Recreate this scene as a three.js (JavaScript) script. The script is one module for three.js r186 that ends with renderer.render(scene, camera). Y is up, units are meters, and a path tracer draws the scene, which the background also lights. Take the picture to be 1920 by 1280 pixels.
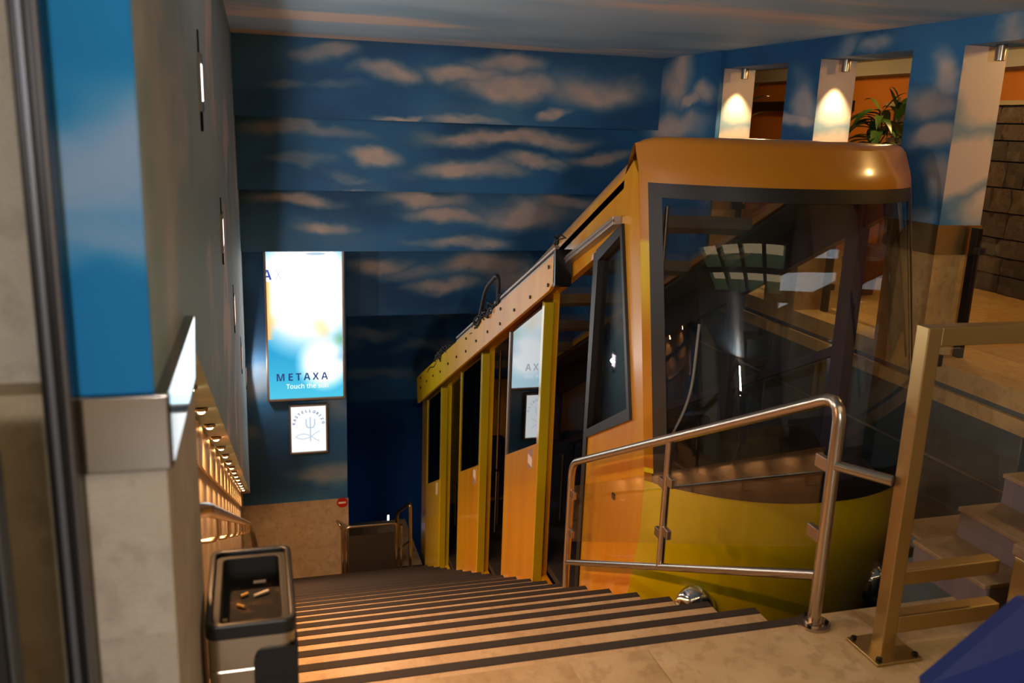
import * as THREE from 'three';
import { mergeGeometries } from 'three/addons/utils/BufferGeometryUtils.js';
import { RoundedBoxGeometry } from 'three/addons/geometries/RoundedBoxGeometry.js';
import { RectAreaLightUniformsLib } from 'three/addons/lights/RectAreaLightUniformsLib.js';
RectAreaLightUniformsLib.init();

// ───────────────────────── camera, lights, exposure ─────────────────────────
const scene = new THREE.Scene();
scene.background = new THREE.Color(0x000000);
const F = 1678.16, EYE = new THREE.Vector3(0, 1.8, 0);
const camera = new THREE.PerspectiveCamera(2 * Math.atan(640 / F) * 180 / Math.PI, 1.5, 0.05, 100);
camera.position.copy(EYE);
camera.rotation.set(-13.6365 * Math.PI / 180, -16.308 * Math.PI / 180, 2.0686 * Math.PI / 180, 'YXZ');
camera.updateMatrixWorld();
camera.focus = 5.6; camera.userData.fStop = 3.2;
scene.add(camera);
const renderer = new THREE.WebGLRenderer({ antialias: true });
renderer.toneMapping = THREE.LinearToneMapping;
renderer.toneMappingExposure = 1.0;
renderer.shadowMap.enabled = true;
const WARM = new THREE.Color(1, 0.52, 0.22), HALOGEN = new THREE.Color(1, 0.68, 0.32), NEUTRAL = new THREE.Color(1, 0.93, 0.86), GOLD = new THREE.Color(1, 0.6, 0.2);
const POWER = { key: 280, hall: 0.4, cove: 2.6, jamb: 6, upper: 3.4, sign: 1.5, slot: 4.2, coffer: 0.4 };

// ───────────────────────── helpers ─────────────────────────
function ray(px, py) { return new THREE.Vector3(px - 960, 640 - py, -F).applyQuaternion(camera.quaternion).normalize(); }
const hit = (px, py, axis, v) => { const d = ray(px, py), t = (v - EYE[axis]) / d[axis]; return EYE.clone().addScaledVector(d, t); };
const onX = (px, py, v) => hit(px, py, 'x', v), onY = (px, py, v) => hit(px, py, 'y', v), onZ = (px, py, v) => hit(px, py, 'z', v);
let seed = 7;
const rnd = () => { seed = (seed * 1664525 + 1013904223) >>> 0; return seed / 4294967296; };
const R = (a, b) => a + (b - a) * rnd();
function hash(x, y, s) { let h = Math.imul(x, 374761393) ^ Math.imul(y, 668265263) ^ Math.imul(s, 2246822519); h = Math.imul(h ^ (h >>> 13), 1274126177); return ((h ^ (h >>> 16)) >>> 0) / 4294967296; }
function vnoise(x, y, s) { const xi = Math.floor(x), yi = Math.floor(y), fx = x - xi, fy = y - yi, u = fx * fx * (3 - 2 * fx), v = fy * fy * (3 - 2 * fy);
  const a = hash(xi, yi, s), b = hash(xi + 1, yi, s), c = hash(xi, yi + 1, s), d = hash(xi + 1, yi + 1, s); return a + (b - a) * u + (c - a) * v + (a - b - c + d) * u * v; }
function fbm(x, y, s, o = 5) { let t = 0, a = 0.5, n = 0; for (let i = 0; i < o; i++) { t += a * vnoise(x, y, s + i * 17); n += a; a *= 0.5; x *= 2.03; y *= 2.03; } return t / n; }
const mixc = (a, b, t) => [a[0] + (b[0] - a[0]) * t, a[1] + (b[1] - a[1]) * t, a[2] + (b[2] - a[2]) * t];
const sstep = (a, b, x) => { const t = Math.min(1, Math.max(0, (x - a) / (b - a))); return t * t * (3 - 2 * t); };
function tex(w, h, fn, srgb = true) {            // fn(u, v) with v up -> [r, g, b] 0..255
  const d = new Uint8Array(w * h * 4);
  for (let j = 0; j < h; j++) for (let i = 0; i < w; i++) { const c = fn((i + 0.5) / w, (j + 0.5) / h), k = (j * w + i) * 4; d[k] = c[0]; d[k + 1] = c[1]; d[k + 2] = c[2]; d[k + 3] = 255; }
  const t = new THREE.DataTexture(d, w, h); t.magFilter = THREE.LinearFilter; t.minFilter = THREE.LinearMipmapLinearFilter; t.generateMipmaps = true;
  t.wrapS = t.wrapT = THREE.RepeatWrapping; if (srgb) t.colorSpace = THREE.SRGBColorSpace; t.needsUpdate = true; return t;
}
function stoneTex(base, dark, light, s, grain = 14) {
  return tex(512, 512, (u, v) => { const a = fbm(u * 6, v * 6, s), b = fbm(u * 26, v * 22, s + 5, 4), g = hash(Math.floor(u * 512), Math.floor(v * 512), s) - 0.5;
    let c = mixc(base, light, sstep(0.45, 0.8, a) * 0.6); c = mixc(c, dark, sstep(0.5, 0.75, b) * 0.3); return c.map((x) => Math.max(0, Math.min(255, x + g * grain))); });
}
const std = (o) => new THREE.MeshStandardMaterial(o), phys = (o) => new THREE.MeshPhysicalMaterial(o);
// metre uv from world position along the facing axis
function metreUV(g, k = 1) {
  const p = g.attributes.position, n = g.attributes.normal, uv = new Float32Array(p.count * 2);
  for (let i = 0; i < p.count; i++) { const ax = Math.abs(n.getX(i)), ay = Math.abs(n.getY(i)), az = Math.abs(n.getZ(i));
    let a, b; if (ax > ay && ax > az) { a = p.getZ(i); b = p.getY(i); } else if (ay > az) { a = p.getX(i); b = p.getZ(i); } else { a = p.getX(i); b = p.getY(i); }
    uv[2 * i] = a * k; uv[2 * i + 1] = b * k; }
  g.setAttribute('uv', new THREE.BufferAttribute(uv, 2)); return g;
}
const box = (x0, x1, y0, y1, z0, z1) => new THREE.BoxGeometry(Math.abs(x1 - x0), Math.abs(y1 - y0), Math.abs(z1 - z0)).translate((x0 + x1) / 2, (y0 + y1) / 2, (z0 + z1) / 2);
const rbox = (x0, x1, y0, y1, z0, z1, r = 0.01, seg = 2) => new RoundedBoxGeometry(Math.abs(x1 - x0), Math.abs(y1 - y0), Math.abs(z1 - z0), seg, r).translate((x0 + x1) / 2, (y0 + y1) / 2, (z0 + z1) / 2);
// polygon in the (z, y) plane, thick along x from x0 to x1
function slabZY(pts, x0, x1, holes = [], bevel = 0) {
  const sh = new THREE.Shape(pts.map(([z, y]) => new THREE.Vector2(-z, y)));
  for (const h of holes) sh.holes.push(new THREE.Path(h.map(([z, y]) => new THREE.Vector2(-z, y))));
  const t = Math.abs(x1 - x0), g = new THREE.ExtrudeGeometry(sh, { depth: t - 2 * bevel, bevelEnabled: bevel > 0, bevelThickness: bevel, bevelSize: bevel, bevelOffset: -bevel, bevelSegments: 2 });
  // shape x -> -z, y -> y, extrude z -> x
  g.applyMatrix4(new THREE.Matrix4().set(0, 0, 1, Math.min(x0, x1) + bevel, 0, 1, 0, 0, -1, 0, 0, 0, 0, 0, 0, 1)); return g;
}
function path(pts, bend = 0.05) {                 // polyline with rounded corners
  const c = new THREE.CurvePath(), P = pts.map((p) => (p.isVector3 ? p : new THREE.Vector3(...p))); let last = P[0];
  for (let i = 1; i < P.length - 1; i++) { const a = P[i].clone().sub(P[i - 1]), b = P[i + 1].clone().sub(P[i]), r = Math.min(bend, a.length() / 2.01, b.length() / 2.01);
    const s = P[i].clone().addScaledVector(a.normalize(), -r), e = P[i].clone().addScaledVector(b.normalize(), r);
    c.add(new THREE.LineCurve3(last, s)); c.add(new THREE.QuadraticBezierCurve3(s, P[i], e)); last = e; }
  c.add(new THREE.LineCurve3(last, P[P.length - 1])); return c;
}
function tube(pts, r, bend = 0.05, seg = 48, rad = 14) {
  const c = path(pts, bend), g = new THREE.TubeGeometry(c, seg, r, rad, false), caps = [g];
  for (const [t, s] of [[0, -1], [1, 1]]) { const p = c.getPointAt(t), d = c.getTangentAt(t).multiplyScalar(s), cap = new THREE.CircleGeometry(r, rad);
    cap.applyQuaternion(new THREE.Quaternion().setFromUnitVectors(new THREE.Vector3(0, 0, 1), d)).translate(p.x, p.y, p.z); caps.push(cap); }
  return mergeGeometries(caps);
}
const bar = (a, b, r, rad = 12) => tube([a, b], r, 0.01, 1, rad);
const taken = {};
const numbered = (n) => { const k = taken[n] = (taken[n] ?? -1) + 1; return k ? n + '_' + String(k).padStart(3, '0') : n; };
const basePos = new Map();
function thing(name, label, category, pos = [0, 0, 0], group, kind) {
  const o = new THREE.Group(); o.name = numbered(name); o.position.set(...pos); o.userData = { label, category };
  if (group) o.userData.group = group; if (kind) o.userData.kind = kind;
  basePos.set(o, new THREE.Vector3(...pos)); scene.add(o); return o;
}
function part(name, geo, mat, parent, label) {    // geometry in world coordinates
  const gs = Array.isArray(geo) ? mergeGeometries(geo.map((g) => (g.index ? g.toNonIndexed() : g))) : geo, b = basePos.get(parent);
  if (b) gs.translate(-b.x, -b.y, -b.z);
  const m = new THREE.Mesh(gs, mat); m.name = name; m.castShadow = m.receiveShadow = true; if (label) m.userData.label = label;
  parent.add(m); basePos.set(m, b ?? new THREE.Vector3()); return m;
}
function single(name, label, category, geo, mat, group, kind) {
  geo.computeBoundingBox(); const c = geo.boundingBox.getCenter(new THREE.Vector3()); c.y = geo.boundingBox.min.y;
  geo.translate(-c.x, -c.y, -c.z);
  const m = new THREE.Mesh(geo, mat); m.name = numbered(name); m.position.copy(c); m.castShadow = m.receiveShadow = true; m.userData = { label, category };
  if (group) m.userData.group = group; if (kind) m.userData.kind = kind; basePos.set(m, c.clone()); scene.add(m); return m;
}
function struct(name, label, geo, mat, category = 'structure') { const gs = Array.isArray(geo) ? mergeGeometries(geo.map((g) => (g.index ? g.toNonIndexed() : g))) : geo; const m = new THREE.Mesh(gs, mat); m.name = name; m.castShadow = m.receiveShadow = true; m.userData = { kind: 'structure', label, category }; scene.add(m); basePos.set(m, new THREE.Vector3()); return m; }
function point(color, intensity, pos, r = 1) { const l = new THREE.PointLight(color, intensity); l.position.copy(pos.isVector3 ? pos : new THREE.Vector3(...pos)); l.castShadow = true; l.shadow.radius = r; return l; }

// ───────────────────────── materials ─────────────────────────
const stoneT = stoneTex([172, 148, 112], [132, 108, 78], [190, 170, 138], 3), greyStone = stoneTex([168, 158, 146], [132, 120, 108], [186, 178, 168], 13);
const M = {
  stone: std({ map: stoneT, roughness: 0.55 }), stoneWall: std({ map: stoneTex([158, 142, 118], [122, 104, 82], [176, 162, 140], 9), roughness: 0.7 }), greyStone: std({ map: greyStone, roughness: 0.7 }), goldStone: std({ map: stoneTex([182, 144, 86], [140, 104, 56], [200, 166, 110], 17), roughness: 0.55 }), gateSteel: std({ color: 0xb09868, metalness: 1, roughness: 0.36 }),
  tread: std({ map: stoneTex([176, 148, 112], [136, 108, 78], [194, 170, 136], 21, 22), roughness: 0.6 }),
  strip: std({ color: 0x2a211a, roughness: 0.9 }),
  steel: std({ color: 0xb8aa9a, metalness: 1, roughness: 0.27 }), brushed: std({ color: 0xb0a18c, metalness: 1, roughness: 0.38 }), mirror: std({ color: 0x8d8884, metalness: 1, roughness: 0.1 }),
  chrome: std({ color: 0xd8d8d8, metalness: 1, roughness: 0.06 }), black: std({ color: 0x0b0b0d, roughness: 0.42 }), blackMetal: std({ color: 0x1a191b, roughness: 0.3, metalness: 0.6 }),
  frameBlack: std({ color: 0x17120f, roughness: 0.45 }), alu: std({ color: 0xa39a92, metalness: 0.9, roughness: 0.42 }),
  glass: phys({ color: 0xffffff, transmission: 1, roughness: 0, ior: 1.5, thickness: 0 }),
  tint: phys({ color: 0xd2d6d8, transmission: 1, roughness: 0, ior: 1.55, thickness: 0 }),
  darkTint: phys({ color: 0x4c5a66, transmission: 1, roughness: 0, ior: 1.55, thickness: 0 }),
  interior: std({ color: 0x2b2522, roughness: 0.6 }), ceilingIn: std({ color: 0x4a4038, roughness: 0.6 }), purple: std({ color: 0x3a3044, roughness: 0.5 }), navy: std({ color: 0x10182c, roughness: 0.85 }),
  beige: std({ color: 0x8c7c62, roughness: 0.5 }), greyBlue: std({ color: 0x3c484e, roughness: 0.6 }), mauve: std({ color: 0x5c5052, roughness: 0.7 }),
  orangeWall: std({ color: 0xb86a14, roughness: 0.75 }), greyCream: std({ color: 0x8f8980, roughness: 0.7 }), cream: std({ color: 0xcfc6b6, roughness: 0.7 }), leaf: std({ color: 0x35561f, roughness: 0.35 }), leafB: std({ color: 0x24421a, roughness: 0.35 }), pot: std({ color: 0x5b3b28, roughness: 0.7 }),
  soil: std({ color: 0x2a1d14, roughness: 1 }), brownStone: std({ map: stoneTex([124, 98, 70], [92, 70, 50], [140, 116, 88], 44), roughness: 0.5 }), rubber: std({ color: 0x141416, roughness: 0.6 }),
};
// painted sky: blobs are [x, y, rx, ry, strength] in metres of the surface
const BLUE = [44, 112, 164], DEEP = [20, 80, 128], CLOUD = [204, 184, 174];
function sky(wM, hM, blobs, s, amount = 0, res = 220, stretch = 1, B1 = BLUE, B2 = DEEP, CC = CLOUD) {
  const w = Math.min(1600, Math.round(wM * res)), h = Math.max(64, Math.min(1400, Math.round(hM * res)));
  const t = tex(w, h, (u, v) => { const x = u * wM, y = v * hM, wx = (fbm(x * 1.6, y * 2.2, s) - 0.5) * 0.55, wy = (fbm(x * 1.6 + 9, y * 2.2, s + 3) - 0.5) * 0.32;
    let d = 0; for (const [bx, by, rx, ry, k] of blobs) { const a = (x + wx - bx) / rx, b = (y + wy - by) / ry; d = Math.max(d, (k ?? 1) * (1 - sstep(0.3, 1.45, Math.sqrt(a * a + b * b)))); }
    const n = fbm(x * 3.2, y * 4.6, s + 8, 6); d *= 0.55 + 0.75 * n;
    if (amount) d = Math.max(d, amount * sstep(0.5, 0.72, fbm(x * 0.9 / stretch + 3, y * 1.7, s + 30, 6)));
    let c = mixc(B1, B2, sstep(0.35, 0.7, fbm(x * 0.7, y * 1.3, s + 50, 3))); c = mixc(c, CC, Math.min(1, d)); return c; });
  t.wrapS = t.wrapT = THREE.ClampToEdgeWrapping; return t;
}
function fitUV(g, ax, a0, a1, ay, b0, b1) { const p = g.attributes.position, uv = new Float32Array(p.count * 2), get = { x: (i) => p.getX(i), y: (i) => p.getY(i), z: (i) => p.getZ(i) };
  for (let i = 0; i < p.count; i++) { uv[2 * i] = (get[ax](i) - a0) / (a1 - a0); uv[2 * i + 1] = (get[ay](i) - b0) / (b1 - b0); } g.setAttribute('uv', new THREE.BufferAttribute(uv, 2)); return g; }
const paint = (t) => std({ map: t, roughness: 0.62 });

// ───────────────────────── main dimensions ─────────────────────────
const RUN = 0.39, RISE = 0.19, SL = RISE / RUN, ZE = -2.66, XL = -0.15, XR = 4.2, CEIL = 2.52, ZP = -1.38, YLOW = -3.99;
const stairY = (z) => Math.min(0, SL * (z - ZE));

// ───────────────────────── floors and stairs ─────────────────────────
{
  const fl = struct('floor', 'beige limestone landing at the head of the stairs', metreUV(box(-3.2, 2.42, -0.35, -0.012, ZE + 0.002, 5.2)), M.stone, 'floor');
  const fl2 = part('floor_bed', metreUV(mergeGeometries([box(2.42, XR, -0.35, -0.012, ZE + 0.002, 5.2), box(2.93, XR, -0.35, -0.012, -3.33, ZE)])), M.stone, fl);
  const brown = M.brownStone; let k = 0; const tones = [0, 1, 2].map((i) => std({ map: stoneTex([[168, 142, 104], [162, 136, 98], [174, 149, 112]][i], [128, 104, 74], [188, 166, 132], 30 + i), roughness: 0.5 }));
  for (let z = ZE, row = 0; z < 3.2; z += 0.62, row++) for (let x = -3.2 - (row % 2) * 0.45; x < XR; x += 0.9) {
    const a = Math.max(-3.2, x) + 0.0015, b = Math.min(XR, x + 0.9) - 0.0015; if (b - a < 0.05) continue;
    part('floor_slab', metreUV(box(a, b, -0.012, 0, z + 0.0015, z + 0.6185), 1), tones[k++ % 3], fl);
  }
  for (let x = 2.93; x < XR; x += 0.45) part('floor_slab', metreUV(box(x + 0.002, Math.min(XR, x + 0.448), -0.012, 0, -3.33, ZE - 0.002)), brown, fl);
  // staircase of stone treads, each with its dark strip
  const st = new THREE.Group(); st.name = 'staircase'; st.userData = { kind: 'structure', label: 'long limestone staircase descending beside the yellow car', category: 'stairs' }; scene.add(st); basePos.set(st, new THREE.Vector3());
  const N = 21, x0 = -0.21, x1 = 2.03;
  for (let n = 0; n <= N; n++) {
    const y = -n * RISE, zf = ZE - n * RUN, g = n ? metreUV(rbox(x0, x1, y - 0.24, y, zf, zf + RUN + 0.03, 0.008, 1)) : metreUV(rbox(x0, x1, -0.24, 0.0006, ZE, ZE + 0.08, 0.006, 1));
    const p = part('step', g, M.tread, st); part('anti_slip_strip', rbox(x0 + 0.01, x1 - 0.005, y - 0.001, y + 0.0035, zf + 0.005, zf + 0.05, 0.001, 1), M.strip, p);
  }
  struct('floor_lower', 'dim stone landing at the foot of the stairs', metreUV(box(-0.6, 2.03, YLOW - 0.3, -N * RISE - RISE + 0.19, -12.3, ZE - N * RUN - 0.001)), M.stoneWall, 'floor');
  // sloping track bed and pit end under the car
  const bed = slabZY([[ZE, -1.9], [ZE, -2.3], [-19, -2.3 + SL * (-19 - ZE)], [-19, -1.9 + SL * (-19 - ZE)]], 2.03, XR);
  struct('floor_pit', 'sloping concrete track bed under the car', metreUV(bed), M.greyBlue, 'floor');
  struct('wall_pit', 'concrete end wall of the pit below the landing', [metreUV(box(2.03, 2.93, -2.3, -0.012, ZE, ZE + 0.2)), metreUV(box(2.93, XR, -2.5, -0.35, -3.33, -3.13)), metreUV(box(2.925, 2.93, -2.5, -0.012, -3.33, ZE))], M.greyBlue, 'wall');
  struct('wall_stair_side', 'stone string under the steps facing the car', metreUV(slabZY([[ZE, -0.24], [ZE, -2.2], [-12.3, -2.2 + SL * (-12.3 - ZE)], [-12.3, YLOW - 0.2], [-10.85, YLOW - 0.05]], 1.95, 2.03)), M.stoneWall, 'wall');
  // raised floor on the far side of the car and the three steps that climb to it
  const up = struct('floor_upper', 'raised pale stone floor behind the openings', metreUV(box(XR, 9.2, 0.29, 0.41, -13, -2.2)), M.goldStone, 'floor');
  part('ledge_band', metreUV(box(XR - 0.03, XR + 0.2, 0.17, 0.26, -7.7, -2.9)), M.goldStone, up);
  part('ledge_gap', metreUV(box(XR + 0.05, XR + 0.2, 0.26, 0.29, -7.7, -2.9)), M.blackMetal, up);
  const ss = new THREE.Group(); ss.name = 'side_steps'; ss.userData = { kind: 'structure', label: 'short stone steps with mauve risers rising behind the glass gate', category: 'stairs' }; scene.add(ss); basePos.set(ss, new THREE.Vector3());
  for (let i = 0; i < 3; i++) { const x = 2.68 + i * 0.21, y = 0.135 * (i + 1); part('riser', box(x, XR, y - 0.135, y - 0.02, -2.9, -2.5), M.mauve, ss); part('tread', metreUV(rbox(x - 0.012, XR, y - 0.02, y, -2.905, -2.5, 0.004, 1)), M.brownStone, ss); }
}

// ───────────────────────── ceiling, walls, painted fascias ─────────────────────────
{
  const cg = box(-3.2, XR, CEIL, CEIL + 0.2, -8.98, 5.2); fitUV(cg, 'x', -3.2, XR, 'z', -8.98, 5.2);
  struct('ceiling', 'ceiling painted as a blue sky with long pale clouds', cg, paint(sky(7.4, 14.2, [], 61, 0.95, 110, 1.8, [150, 176, 196], [122, 158, 184])), 'ceiling');
  // stepped fascias: [z, bottom, top, x0, blobs in photo pixels]
  const defs = [
    [-8.98, 1.79, CEIL + 0.2, XL - 0.2, [[619, 96, 62, 20, .7], [737, 136, 55, 19], [881, 136, 85, 22], [969, 160, 100, 26], [1122, 168, 98, 40], [960, 118, 70, 22, .8], [737, 217, 42, 7], [881, 222, 95, 11, .8], [1034, 210, 34, 8], [636, 162, 55, 10, .35], [531, 153, 45, 9, .4]]],
    [-9.67, 1.053, 1.99, XL - 0.2, [[680, 284, 55, 15], [947, 258, 155, 17], [1040, 268, 85, 14], [881, 318, 115, 21], [1012, 306, 75, 13], [1135, 302, 65, 13], [560, 246, 110, 13, .6], [671, 341, 20, 6, .8], [545, 300, 60, 12, .5], [650, 322, 40, 8, .5]]],
    [-10.35, 0.314, 1.25, XL - 0.2, [[562, 376, 90, 13], [610, 422, 75, 13], [815, 380, 90, 18], [859, 407, 100, 15], [990, 402, 95, 32], [872, 457, 90, 12], [1060, 380, 60, 20]]],
    [-12.0, -0.806, 0.5, 1.03, [[706, 494, 60, 18], [903, 499, 90, 20], [837, 534, 70, 14], [770, 510, 60, 14, .7], [960, 520, 60, 25]]],
  ];
  defs.forEach(([z, yb, yt, x0, px], i) => {
    const w = XR + 0.1 - x0, h = yt - yb, blobs = px.map(([a, b, ra, rb, k]) => { const c = onZ(a, b, z), ex = onZ(a + ra, b, z), ey = onZ(a, b + rb, z); return [c.x - x0, c.y - yb, Math.abs(ex.x - c.x), Math.abs(ey.y - c.y), k ?? 1]; });
    const g = fitUV(box(x0, XR + 0.1, yb, yt, z, z - 0.2), 'x', x0, XR + 0.1, 'y', yb, yt);
    struct('wall_fascia' + (i ? '_00' + i : ''), ['uppermost sky-painted fascia under the ceiling', 'second sky-painted fascia down the stepped ceiling', 'third sky-painted fascia just above the bright poster', 'lowest sky-painted fascia beside the bright poster'][i], g, paint(sky(w, h, blobs, 100 + i * 9, 0.12)), 'wall');
    // horizontal soffit to the next fascia
    const nz = [-9.67, -10.35, -12.0, -16.1][i]; struct('ceiling_step' + (i ? '_00' + i : ''), ['soffit behind the uppermost fascia', 'soffit behind the second fascia', 'soffit behind the third fascia', 'soffit behind the lowest fascia'][i], box(x0, XR + 0.1, yb, yb + 0.08, z - 0.19, nz), M.greyBlue, 'ceiling');
  });
  // dark tunnel mouth below the lowest fascia
  struct('wall_tunnel', 'unlit sky-painted lintel deep over the tunnel', fitUV(box(1.0, XR + 0.1, -3.3, -0.7, -16, -16.2), 'x', 1, 4.3, 'y', -3.3, -0.7), paint(sky(3.3, 2.6, [[0.8, 2.0, 0.9, 0.16, .7], [2.2, 1.7, 1.1, 0.14, .7], [0.9, 1.3, 0.8, 0.12, .6], [2.4, 1.0, 0.9, 0.14, .6], [1.2, 0.5, 0.9, 0.12, .5]], 155, 0.25, 160)), 'wall');
  const night = std({ color: 0x2c70a4, roughness: 0.8 });
  struct('wall_tunnel_end', 'blue end of the dim tunnel', box(0.8, XR + 0.4, -13, -3.1, -18.8, -19), night, 'wall');
  struct('wall_tunnel_left', 'blue tunnel wall behind the barrier', box(0.8, 1.03, -12, 0.6, -19, -10.96), night, 'wall');
  struct('ceiling_tunnel', 'blue tunnel ceiling', box(0.8, XR + 0.4, -3.3, -3.2, -19, -16.2), night, 'ceiling');
  // end wall with the posters
  const sw = sky(1.4, 3.4, [[0.5, 1.6, 0.5, 0.2, .5], [1.2, 0.35, 0.45, 0.14, .6], [0.2, 1.0, 0.2, 0.14, .4], [1.1, 1.15, 0.3, 0.15, .45]], 140, 0.1);
  struct('wall_end', 'sky-painted end wall carrying the lit posters', fitUV(box(-0.35, 1.035, -2.9, 0.5, -10.75, -10.95), 'x', -0.35, 1.05, 'y', -2.9, 0.5), paint(sw), 'wall');
  struct('wall_end_dado', 'beige stone dado below the lit posters', metreUV(box(-0.35, 1.045, YLOW - 0.1, -2.9, -10.735, -10.95)), M.stoneWall, 'wall');

  // left wall: painted upper part over a recessed lower part
  const cove = (z) => (z > -1.97 ? 1.37 : 1.37 + 0.468 * (z + 1.97));
  const up = slabZY([[ZP, 1.395], [ZP, CEIL], [-12.2, CEIL], [-12.2, cove(-12.2)], [-1.97, 1.37]], XL - 0.11, XL);
  fitUV(up, 'z', ZP, -12.2, 'y', -3.5, CEIL);
  struct('wall_left', 'sky-painted left wall with small glowing slots', up, paint(sky(10.8, 6.02, [], 171, 0.85, 140, 0.8, [140, 158, 158], [116, 146, 154])), 'wall');
  const low = slabZY([[ZP, 1.395], [ZP, -0.1], [-2.6, -0.4], [-12.2, -5.2], [-12.2, cove(-12.2) + 0.1], [-1.97, 1.45]], XL - 0.25, XL - 0.10);
  struct('wall_left_lower', 'recessed stone wall under the lit cove beside the stairs', metreUV(low), M.stoneWall, 'wall');
  // steel cladding strip under the cove, in lengths
  const clad = new THREE.Group(); clad.name = 'trim_1'; clad.userData = { kind: 'structure', label: 'brushed steel cladding strip glowing under the cove lamps', category: 'trim' }; scene.add(clad); basePos.set(clad, new THREE.Vector3());
  for (let z = -2.02; z > -11; z -= 0.5) part('steel_panel', slabZY([[z - 0.006, cove(z) - 0.012], [z - 0.006, cove(z) - 0.20], [z - 0.494, cove(z - 0.5) - 0.20], [z - 0.494, cove(z - 0.5) - 0.012]], XL - 0.1, XL - 0.085, [], 0.003), std({ color: 0xc6b08c, metalness: 0.9, roughness: 0.42 }), clad);
  // wall end: painted face, polished band, stone foot
  const pf = sky(0.4, 2.2, [[0.25, 1.13, 0.5, 0.075, .8], [0.1, 1.07, 0.4, 0.06, .65]], 190, 0, 220, 1, [0, 128, 196], [0, 114, 182], [176, 172, 204]);
  const pil = struct('wall_left_end', 'blue painted end of the left wall', fitUV(box(-0.254, XL - 0.001, 1.395, CEIL, ZP + 0.012, ZP - 0.001), 'x', -0.4, 0, 'y', 0.6, 2.8), std({ map: pf, roughness: 0.85 }), 'wall');
  part('stone_foot', metreUV(rbox(-0.256, XL + 0.012, 0, 1.275, ZP + 0.018, ZP - 0.62, 0.004, 1)), M.greyStone, pil);
  const bandG = [rbox(-0.256, XL + 0.02, 1.275, 1.395, ZP + 0.026, ZP - 0.005, 0.004, 1), slabZY([[ZP + 0.02, 1.275], [ZP + 0.02, 1.395], [-2.0, 1.375], [-1.93, 1.255]], XL - 0.02, XL + 0.02)];
  part('polished_band', bandG, M.mirror, pil, 'polished steel band mirroring the lit poster');
  // hall around the camera
  struct('wall_hall_front', 'beige stone wall left of the dark door frame', metreUV(box(-3.2, -0.292, 0, CEIL, ZP - 0.05, ZP - 0.3)), M.greyStone, 'wall');
  struct('wall_hall_left', 'stone wall on the entrance side', metreUV(box(-3.4, -3.2, 0, CEIL, -1.6, 5.2)), M.stoneWall, 'wall');
  struct('wall_hall_right', 'stone wall of the entrance hall', metreUV(box(XR, XR + 0.2, 0, CEIL, -2.2, 5.2)), M.stoneWall, 'wall');
}

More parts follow.
